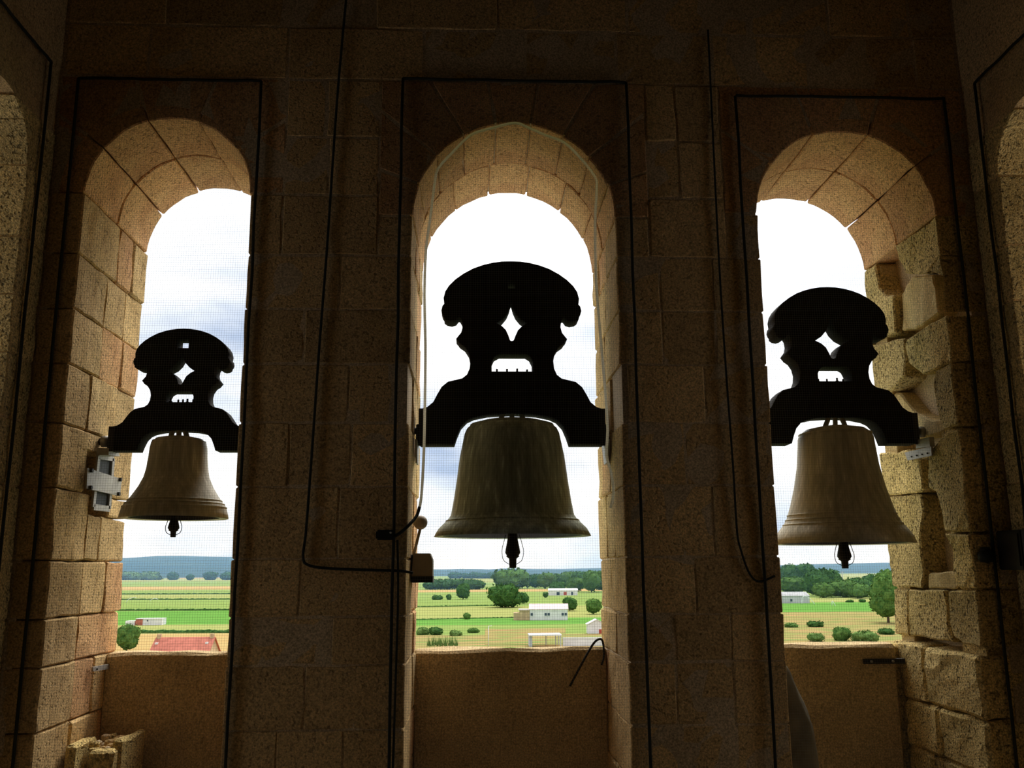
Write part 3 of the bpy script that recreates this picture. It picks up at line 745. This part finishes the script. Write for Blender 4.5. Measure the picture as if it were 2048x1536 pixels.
# trees and shrubs
LEAF = [fmat('leaf_dark', (.025, .075, .022), (.075, .155, .04), .3, 1), fmat('leaf_mid', (.045, .11, .026), (.12, .21, .052), .3, 1), fmat('leaf_pale', (.075, .14, .035), (.15, .24, .07), .3, 1)]
BARK = plain('bark', (.12, .09, .06), .9)
def crown_bm(bm, w, h, lobes, sub=2, z0=0.0):
    for i in range(lobes):
        a = random.uniform(0, 6.28); rr = (random.random() ** .5) * .30 * w if i else 0
        zc = z0 + h * (.5 if i == 0 else random.uniform(.25, .78)); s = (.42 if i == 0 else random.uniform(.20, .30)) * w
        hz = (.5 * h if i == 0 else min(s * 1.1, min(zc - z0, z0 + h - zc) * 1.05))
        o_ = Vector((jit(90), jit(90), jit(90)))
        g = bmesh.ops.create_icosphere(bm, subdivisions=sub + (1 if i == 0 else 0), radius=1)
        for v in g['verts']:
            d = 1 + .16 * noise.noise(v.co * 2.1 + o_) + .20 * noise.noise(v.co * 6 + o_)
            v.co = Vector((math.cos(a) * rr + v.co.x * s * d, math.sin(a) * rr + v.co.y * s * d, zc + v.co.z * hz * d))
        # loose leaf sprays break up the outline
        for _ in range(130 if i == 0 else 50):
            n_ = Vector((random.gauss(0, 1), random.gauss(0, 1), random.gauss(0, 1))).normalized()
            c_ = Vector((math.cos(a) * rr + n_.x * s, math.sin(a) * rr + n_.y * s, zc + n_.z * hz)) + n_ * w * random.uniform(-.02, .045)
            q_ = [bm.verts.new(c_ + Vector((jit(1), jit(1), jit(1))) * w * .055) for _k in range(4)]
            bm.faces.new(q_[:3]); bm.faces.new((q_[0], q_[2], q_[3])); bm.faces.new((q_[1], q_[3], q_[2]))
def tree(name, label, px, yb, yt, wpx, leaf=1, lobes=9, group=None, trunk=True, cat='tree'):
    p = ground(px, yb); dist = (p - CAM).dot(FWD); m_px = dist / F_PX
    h = (yb - yt) * m_px; w = wpx * m_px * 1.12
    t_ = thing(name, label, cat, tuple(p), group)
    bm = bmesh.new(); zb = h * (.10 if trunk else -.05)
    crown_bm(bm, w, h - zb, lobes, 2, zb); from_bm('crown', bm, LEAF[leaf], t_)
    if trunk:
        bm = bmesh.new(); tube_bm(bm, [(0, 0, -.2), (w * .01, 0, h * .2), (0, 0, h * .5)], [h * .028, h * .02, h * .012], 7); from_bm('trunk', bm, BARK, t_, True)
    return t_
tree('broadleaf_tree', 'largest round tree below the centre bell clapper', 1020, 1178, 1141, 66, 1, 12)
tree('broadleaf_tree', 'broad dark round tree left of the white barn', 1009, 1215, 1172, 62, 0, 14)
tree('broadleaf_tree', 'smaller round tree touching the broad dark tree left of the barn', 1047, 1208, 1186, 22, 0, 8)
tree('broadleaf_tree', 'upright bushy tree standing alone in the meadow under the centre bell', 926, 1199, 1168, 27, 0, 10)
tree('shrub', 'low shrub left of the upright bushy meadow tree', 876, 1200, 1191, 20, 0, 5, trunk=False, cat='shrub')
tree('shrub', 'small pointed shrub nearest the upright bushy meadow tree', 898, 1200, 1189, 11, 0, 5, trunk=False, cat='shrub')
tree('broadleaf_tree', 'small tree left of the far white barn', 1091, 1196, 1185, 11, 0, 5)
tree('broadleaf_tree', 'round tree right behind the long white barn', 1140, 1222, 1196, 29, 0, 8)
tree('broadleaf_tree', 'round tree at the right edge of the centre view', 1187, 1229, 1199, 30, 1, 8)
for i, x in enumerate((862, 880, 899, 918, 937, 954)):
    o_ = ('leftmost', 'second', 'third', 'fourth', 'fifth', 'rightmost')[i]
    tree('thicket_tree', '%s tree from the left of the dark thicket beside the motor box' % o_, x, 1179, 1159 + abs(i - 2.2) * .8, 34, 0, 8, 'dark thicket in the centre view')
for i, (x, yb, yt, w) in enumerate(((1070, 1176, 1150, 36), (1090, 1178, 1147, 34), (1110, 1175, 1149, 38), (1114, 1187, 1164, 32), (1135, 1175, 1145, 36), (1150, 1184, 1157, 38), (1165, 1177, 1144, 36), (1183, 1185, 1143, 40), (1206, 1184, 1144, 42))):
    o_ = ('first', 'second', 'third', 'fourth', 'fifth', 'sixth', 'seventh', 'eighth', 'ninth')[i]
    tree('belt_tree', '%s tree from the left in the belt behind the far white barn' % o_, x, yb, yt, w, 1 if i % 3 else 0, 7, 'tree belt behind the far barn')
for i, x in enumerate((905, 915, 932, 945, 958, 968, 981)):
    o_ = ('first', 'second', 'third', 'fourth', 'fifth', 'sixth', 'seventh')[i]
    tree('far_tree', '%s tree from the left in the distant row on the centre horizon' % o_, x, 1157, 1145 + (i % 3), 19, 0, 4, 'distant row on the horizon', False)
tree('shrub', 'dark round shrub near the left end of the centre sill', 872, 1270, 1256, 28, 0, 7, trunk=False, cat='shrub')
tree('shrub', 'dark straggling shrub in the rough grass above the centre sill', 946, 1266, 1257, 22, 1, 6, trunk=False, cat='shrub')
tree('shrub', 'pale bush between the two dark shrubs above the centre sill', 912, 1272, 1262, 26, 2, 6, trunk=False, cat='shrub')
tree('shrub', 'small bush on the field edge left of the white barn', 934, 1239, 1226, 15, 1, 5, trunk=False, cat='shrub')
tree('shrub', 'low bush at the foot of the centre left jamb', 845, 1270, 1255, 24, 2, 6, trunk=False, cat='shrub')
# reeds
p = ground(885, 1292); mp_ = (p - CAM).dot(FWD) / F_PX
bm = bmesh.new()
for i in range(120):
    x, y = jit(30) * mp_, jit(2.5); h = random.uniform(9, 22) * mp_; lx = jit(3) * mp_; wd = .12
    v = [bm.verts.new(q) for q in ((x - wd, y, 0), (x + wd, y, 0), (x, y + wd, 0), (x + lx, y, h))]
    for f in ((0, 1, 3), (1, 2, 3), (2, 0, 3)): bm.faces.new([v[k] for k in f])
o = tag(from_bm('reeds', bm, LEAF[2]), 'clump of tall pale reeds at the left end of the centre sill', 'reeds'); o.location = p
# right view
for lab, a in (
    ('tall dark poplar clump at the left of the right view', (1582, 1180, 1130, 48, 0, 12)), ('tall poplar next to the pier edge in the right view', (1613, 1180, 1130, 42, 0, 12)),
    ('wide leafy tree above the grey shed in the right view', (1647, 1192, 1142, 64, 0, 16)), ('pale tree behind the grey shed roof', (1584, 1188, 1157, 54, 1, 11)),
    ('low bushy tree right of the grey shed', (1648, 1196, 1167, 40, 1, 9)), ('bushy tree in the middle of the right tree row', (1686, 1195, 1162, 52, 1, 11)),
    ('darker bushy tree right of the middle of the right row', (1714, 1194, 1158, 50, 0, 11)), ('pale round tree low in the right tree row', (1722, 1197, 1170, 38, 1, 9)),
    ('upright dark tree beside the tall right edge tree', (1743, 1193, 1150, 38, 0, 10)), ('tall willowy tree against the right jamb', (1777, 1246, 1144, 60, 1, 20))):
    tree('broadleaf_tree', lab, *a)
for lab, a in (
    ('dark shrub in the dry grass of the right view, larger one', (1630, 1254, 1243, 30, 0, 7)), ('small shrub left of the larger one in the right dry grass', (1583, 1255, 1247, 26, 1, 6)),
    ('low dark shrub beyond the sprinkled crop, left of two', (1701, 1205, 1200, 14, 0, 4)), ('low dark shrub beyond the sprinkled crop, right of two', (1725, 1205, 1199, 14, 0, 4)),
    ('dark shrub at the foot of the right jamb', (1773, 1269, 1258, 32, 0, 7)), ('pale bush just above the right parapet', (1733, 1284, 1264, 44, 2, 7)), ('pale bush near the left end of the right parapet', (1634, 1284, 1268, 30, 2, 7)), ('brownish bush in the middle above the right parapet', (1683, 1282, 1256, 34, 1, 7))):
    tree('shrub', lab, *a, trunk=False, cat='shrub')
# left view
tree('broadleaf_tree', 'dark tree beside the left jamb next to the red roof', 253, 1304, 1250, 40, 1, 12)
tree('broadleaf_tree', 'small lone tree on the far plain of the left view', 380, 1161, 1149, 16, 0, 6)
for i, (x, w) in enumerate(((345, 22), (300, 40), (260, 40), (420, 26), (455, 30))):
    o_ = ('dark round copse at the middle foot of the left hills', 'pale green copse at the foot of the left hills', 'leftmost pale copse visible under the left hills', 'dark copse right of the lone tree under the hills', 'copse beside the pier under the left hills', 'copse behind the left jamb under the hills')[i]
    tree('copse', o_, x, 1160, 1145, w, (0, 2, 2, 0, 0, 1)[i], 8, None, False, 'tree')
# hedgerows
def hedge(label, px0, px1, y0, y1, hpx, leaf=0):
    a, b = ground(px0, y0), ground(px1, y1); m_ = (a - CAM).dot(FWD) / F_PX; h = hpx * m_
    dv = (b - a); ln = dv.length; u = dv / ln; n_ = Vector((-u.y, u.x, 0)); k = max(20, int(ln / (h * .8))); k = min(k, 160)
    bm = bmesh.new(); rows = []
    for i in range(k + 1):
        s = u * (ln * i / k); hh = h * (.8 + .5 * noise.noise(Vector((i * .55, y0, 3)))); wd = h * .9
        rows.append([bm.verts.new(s + n_ * wd * c + Vector((0, 0, z * hh)) + Vector((jit(.1), jit(.1), jit(.1))) * h) for c, z in ((-.8, -.05), (-.9, .5), (-.4, .95), (.4, 1.0), (.9, .5), (.8, -.05))])
    for r1, r2 in zip(rows, rows[1:]):
        for j in range(5): bm.faces.new((r1[j], r2[j], r2[j + 1], r1[j + 1]))
    bm.faces.new(rows[0]); bm.faces.new(rows[-1][::-1])
    o_ = tag(from_bm('hedgerow', bm, LEAF[leaf]), label, 'hedge', 'hedgerows between the fields'); o_.location = a
hedge('thick dark hedge just behind the red roof', 120, 620, 1267, 1265, 7)
hedge('dark hedge beyond the white and red shed', 120, 620, 1222, 1220, 4)
hedge('thin dark hedge nearest the orange strip in the left view', 120, 620, 1189, 1188, 2.6)
hedge('second dark hedge below the orange strip in the left view', 120, 620, 1200, 1199, 3)
hedge('thin hedge left of the broad dark tree in the centre view', 700, 985, 1217, 1212, 3)
hedge('long dark hedge running to the white barn gable', 700, 1032, 1243, 1236, 3)

# ------------------------------------------------------------------ buildings
WHITE = plain('white_render', (.78, .75, .74), .9, 0, .06, .4); GREYW = plain('grey_render', (.55, .55, .56), .9, 0, .08, .4)
PINK = plain('pale_pink_roof', (.80, .60, .58), .9, 0, .06, .6); REDT = plain('red_roof_tiles', (.50, .17, .12), .9, 0, .12, .8)
TANW = plain('tan_brick', (.55, .40, .24), .9, 0, .12, .7); GLASS = plain('dark_glass', (.05, .08, .12), .2); REDP = plain('red_paint', (.5, .10, .07), .8)
DGREY = plain('grey_sheet', (.42, .42, .42), .8, 0, .1, .5); LIGHTW = plain('pale_roof_sheet', (.75, .74, .72), .8, 0, .05, .5)
def gable(t_, name, lx, ly, h, ridge, wmat, rmat, along='X', over=.3):
    """walls and pitched roof centred on the thing's origin; local X is parallel to the horizon"""
    bm = bmesh.new()
    x, y = lx / 2, ly / 2
    if along == 'X': P_ = [(-x, -y, 0), (x, -y, 0), (x, y, 0), (-x, y, 0), (-x, -y, h), (x, -y, h), (x, y, h), (-x, y, h), (-x, 0, ridge), (x, 0, ridge)]
    else: P_ = [(x, -y, 0), (x, y, 0), (-x, y, 0), (-x, -y, 0), (x, -y, h), (x, y, h), (-x, y, h), (-x, -y, h), (0, -y, ridge), (0, y, ridge)]
    v = [bm.verts.new(q) for q in P_]
    for f in ((0, 1, 5, 4), (2, 3, 7, 6), (1, 2, 6, 9, 5), (3, 0, 4, 8, 7)): bm.faces.new([v[k] for k in f])
    from_bm('walls', bm, wmat, t_)
    for sgn in (-1, 1):
        bm = bmesh.new(); th = .15
        if along == 'X':
            q = [(-x - over, sgn * (y + over), h - over * (ridge - h) / y), (x + over, sgn * (y + over), h - over * (ridge - h) / y), (x + over, 0, ridge), (-x - over, 0, ridge)]
        else:
            q = [(sgn * (x + over), -y - over, h - over * (ridge - h) / x), (sgn * (x + over), y + over, h - over * (ridge - h) / x), (0, y + over, ridge), (0, -y - over, ridge)]
        a = [bm.verts.new(k) for k in q]; b = [bm.verts.new((k[0], k[1], k[2] + th)) for k in q]
        bm.faces.new(a); bm.faces.new(b[::-1])
        for k in range(4): bm.faces.new((a[k], a[(k + 1) % 4], b[(k + 1) % 4], b[k]))
        bmesh.ops.recalc_face_normals(bm, faces=bm.faces[:]); from_bm('roof_slope', bm, rmat, t_)
def mpx(p): return (p - CAM).dot(FWD) / F_PX
# long white barn
p = ground(1099, 1241); k = mpx(p)
t = thing('barn', 'long white barn with pale pink roof and tan gable', 'building', tuple(p + Vector((0, 4, 0)))); t.rotation_euler.z = math.radians(-4)
gable(t, 'barn', 76 * k, 8, 22 * k, 22 * k + 1.9, WHITE, PINK)
bm = bmesh.new(); box_bm(bm, (-38 * k - 4.2, -3.6, 0), (-38 * k + .02, 4, 20 * k)); from_bm('gable_annex', bm, TANW, t)
bm = bmesh.new(); box_bm(bm, (-38 * k - 6.6, -3.2, 0), (-38 * k - 4.1, 3.5, 15 * k)); from_bm('lean_to', bm, TANW, t)
bm = bmesh.new(); box_bm(bm, (-38 * k - 4.6, -4.0, 20 * k), (-38 * k, 4.2, 20 * k + .35)); from_bm('annex_roof', bm, PINK, t)
for fx in (-34, -6, 0, 28, 34):
    bm = bmesh.new(); box_bm(bm, (fx * k - .45, -4.10, 9.5 * k), (fx * k + .45, -3.96, 14.5 * k)); w_ = from_bm('window', bm, GLASS, t)
    bm = bmesh.new(); box_bm(bm, (fx * k - .55, -4.14, 9 * k), (fx * k + .55, -4.02, 9.5 * k)); from_bm('sill', bm, LIGHTW, w_)
# far white barn
p = ground(1127, 1191); k = mpx(p)
t = thing('barn', 'far white barn with low pale roof in front of the tree belt', 'building', tuple(p + Vector((0, 5, 0)))); t.rotation_euler.z = math.radians(-3)
gable(t, 'barn', 58 * k, 10, 10 * k, 13.5 * k, WHITE, LIGHTW)
for fx, w_, m_ in ((-10, 3, GLASS), (4, 3, REDP), (18, 2, GLASS)):
    bm = bmesh.new(); box_bm(bm, ((fx - w_) * k, -5.1, 1 * k), ((fx + w_) * k, -4.95, 7 * k)); from_bm('door' if m_ is REDP else 'window', bm, m_, t)
# carport
p = ground(1091, 1294); k = mpx(p)
t = thing('carport', 'open white carport with flat roof just above the centre sill', 'carport', tuple(p))
bm = bmesh.new(); box_bm(bm, (-33 * k, -1.2, 22 * k), (32 * k, 5.5, 24.5 * k)); from_bm('roof', bm, LIGHTW, t)
bm = bmesh.new(); box_bm(bm, (-32 * k, 0, 0), (-26.5 * k, 5, 22 * k)); from_bm('side_wall', bm, GREYW, t)
for fx, fy in ((30, -1), (30, 5), (4, 5), (24, 5)):
    bm = bmesh.new(); box_bm(bm, (fx * k - .12, fy - .12, 0), (fx * k + .12, fy + .12, 22 * k)); from_bm('post', bm, GREYW, t)
# paved yard wall
a, b = ground(1126, 1293), ground(1225, 1292); k = mpx(a)
t = thing('yard_wall', 'low white yard wall right of the carport', 'wall', tuple(a))
bm = bmesh.new(); box_bm(bm, (0, 0, 0), ((b - a).x, .4, 15 * k)); from_bm('panel', bm, WHITE, t)
bm = bmesh.new(); box_bm(bm, (-.1, -.08, 15 * k), ((b - a).x + .1, .48, 17 * k)); from_bm('coping', bm, LIGHTW, t)
# small pale shed
p = ground(1194, 1268); k = mpx(p)
t = thing('shed', 'small pale shed with red door by the centre right jamb', 'building', tuple(p + Vector((0, 2, 0))))
gable(t, 'shed', 36 * k, 4, 19 * k, 28 * k, WHITE, LIGHTW, 'Y')
bm = bmesh.new(); box_bm(bm, (4 * k, -2.1, 0), (12 * k, -1.95, 9 * k)); from_bm('door', bm, REDP, t)
# lamp pole
p = ground(977, 1294); k = mpx(p)
t = thing('lamp_pole', 'thin white lamp pole left of the carport', 'pole', tuple(p))
tube('mast', [(0, 0, 0), (0, 0, 40 * k)], .09, LIGHTW, t); tube('arm', [(0, 0, 40 * k), (.9, 0, 40 * k + .15)], .07, LIGHTW, t)
# red roofed house (left)
Yh = 185.0
a, b = at(315, 1276, Yh), at(428, 1276, Yh); hz = a.z - GZ
t = thing('house', 'house with red tiled roof and tan gable seen over the left sill', 'building', ((a.x + b.x) / 2, Yh, GZ))
gable(t, 'house', (b.x - a.x), 10, hz - 3.4, hz, TANW, REDT)
for fx, s in ((-.5, 1), (.5, -1)):
    bm = bmesh.new(); cx_ = fx * (b.x - a.x) + s * .35; box_bm(bm, (cx_ - .35, -.4, hz - .5), (cx_ + .35, .4, hz + .75)); from_bm('chimney', bm, TANW, t)
for fx in (-.46, .42):
    bm = bmesh.new(); cx_ = fx * (b.x - a.x); box_bm(bm, (cx_ - .28, -1.85, hz - 1.1), (cx_ + .28, -1.35, hz - .75)); from_bm('skylight', bm, LIGHTW, t)
# white and red shed (left)
p = ground(288, 1251); k = mpx(p)
t = thing('shed', 'low white shed with a red end in the left green field', 'building', tuple(p))
for x0, x1, h, m_, nm in ((-17, -3, 12, REDT, 'red_end'), (-3, 8, 12.5, WHITE, 'white_bay'), (8, 35, 13, WHITE, 'long_bay'), (-37, -19, 9, WHITE, 'side_shed')):
    bm = bmesh.new(); box_bm(bm, (x0 * k, 0, 0), (x1 * k, 5, h * k)); from_bm(nm, bm, m_, t)
bm = bmesh.new(); box_bm(bm, (-17.5 * k, -.2, 12.5 * k), (35.5 * k, 5.2, 13.5 * k)); from_bm('roof', bm, LIGHTW, t)
bm = bmesh.new(); box_bm(bm, (5 * k, -.08, 8 * k), (7.5 * k, .05, 11 * k)); from_bm('window', bm, GLASS, t)
# grey shed (right)
p = ground(1585, 1207); k = mpx(p)
t = thing('shed', 'long grey shed behind the water jets in the right view', 'building', tuple(p + Vector((0, 6, 0))))
gable(t, 'shed', 70 * k, 12, 15 * k, 22 * k, GREYW, DGREY)
bm = bmesh.new(); box_bm(bm, (34 * k, -5.8, 0), (35.2 * k, 5.8, 14 * k)); from_bm('end_panel', bm, TANW, t)
bm = bmesh.new(); box_bm(bm, (-4 * k, -6.1, 4 * k), (0 * k, -5.95, 9 * k)); from_bm('window', bm, GLASS, t)
# utility pylon
p = ground(1687, 1178); k = mpx(p)
t = thing('utility_pole', 'thin grey utility pole under the right bell clapper', 'pole', tuple(p))
tube('mast', [(0, 0, 0), (0, 0, 34 * k)], .35, DGREY, t); tube('crossarm', [(-2, 0, 33 * k), (2, 0, 33 * k)], .2, DGREY, t)
# irrigation jets
WATER = plain('water_spray', (.85, .88, .90), .3)
def jet(label, px, pybase, pts):
    p_ = ground(px, pybase); k_ = mpx(p_)
    t_ = thing('sprinkler', label, 'sprinkler', tuple(p_), 'irrigation sprinklers')
    tube('riser', [(0, 0, 0), (0, 0, 2 * k_)], .12, DGREY, t_)
    tube('water_jet', spline([(dx * k_, 0, dz * k_) for dx, dz in pts]), [.10 + .02 * i for i in range(len(spline([(0, 0, 0)] * len(pts))))] if False else .16, WATER, t_, 6)
jet('sprinkler throwing a tall white arc in front of the grey shed', 1604, 1209, [(0, 2), (2, 14), (8, 16), (15, 13), (21, 7), (26, 0)])
jet('smaller sprinkler jet right of the grey shed', 1664, 1212, [(0, 2), (1, 9), (3, 8), (7, 0)])
jet('sprinkler jet at the far left of the green fields', 252, 1206, [(0, 2), (6, 8), (14, 11), (20, 10)])
jet('sprinkler jet in the middle of the left fields', 300, 1202, [(0, 1), (5, 4), (10, 5), (16, 3)])

# ------------------------------------------------------------------ haze over the far plain
hz_m = bpy.data.materials.new('haze'); hz_m.use_nodes = True; t_ = hz_m.node_tree; t_.nodes.clear()
vsn = N(t_, 'ShaderNodeVolumeScatter'); vsn.inputs['Color'].default_value = (.34, .60, 1.0, 1); vsn.inputs['Density'].default_value = .00012; vsn.inputs['Anisotropy'].default_value = .2
on = N(t_, 'ShaderNodeOutputMaterial'); L(t_, vsn.outputs[0], on.inputs['Volume'])
hz = box('haze', (-9000, 500, GZ - 1), (9000, 7800, 130), hz_m); hz['kind'] = 'stuff'; hz['label'] = 'thin blue haze lying over the far plain'; hz['category'] = 'haze'
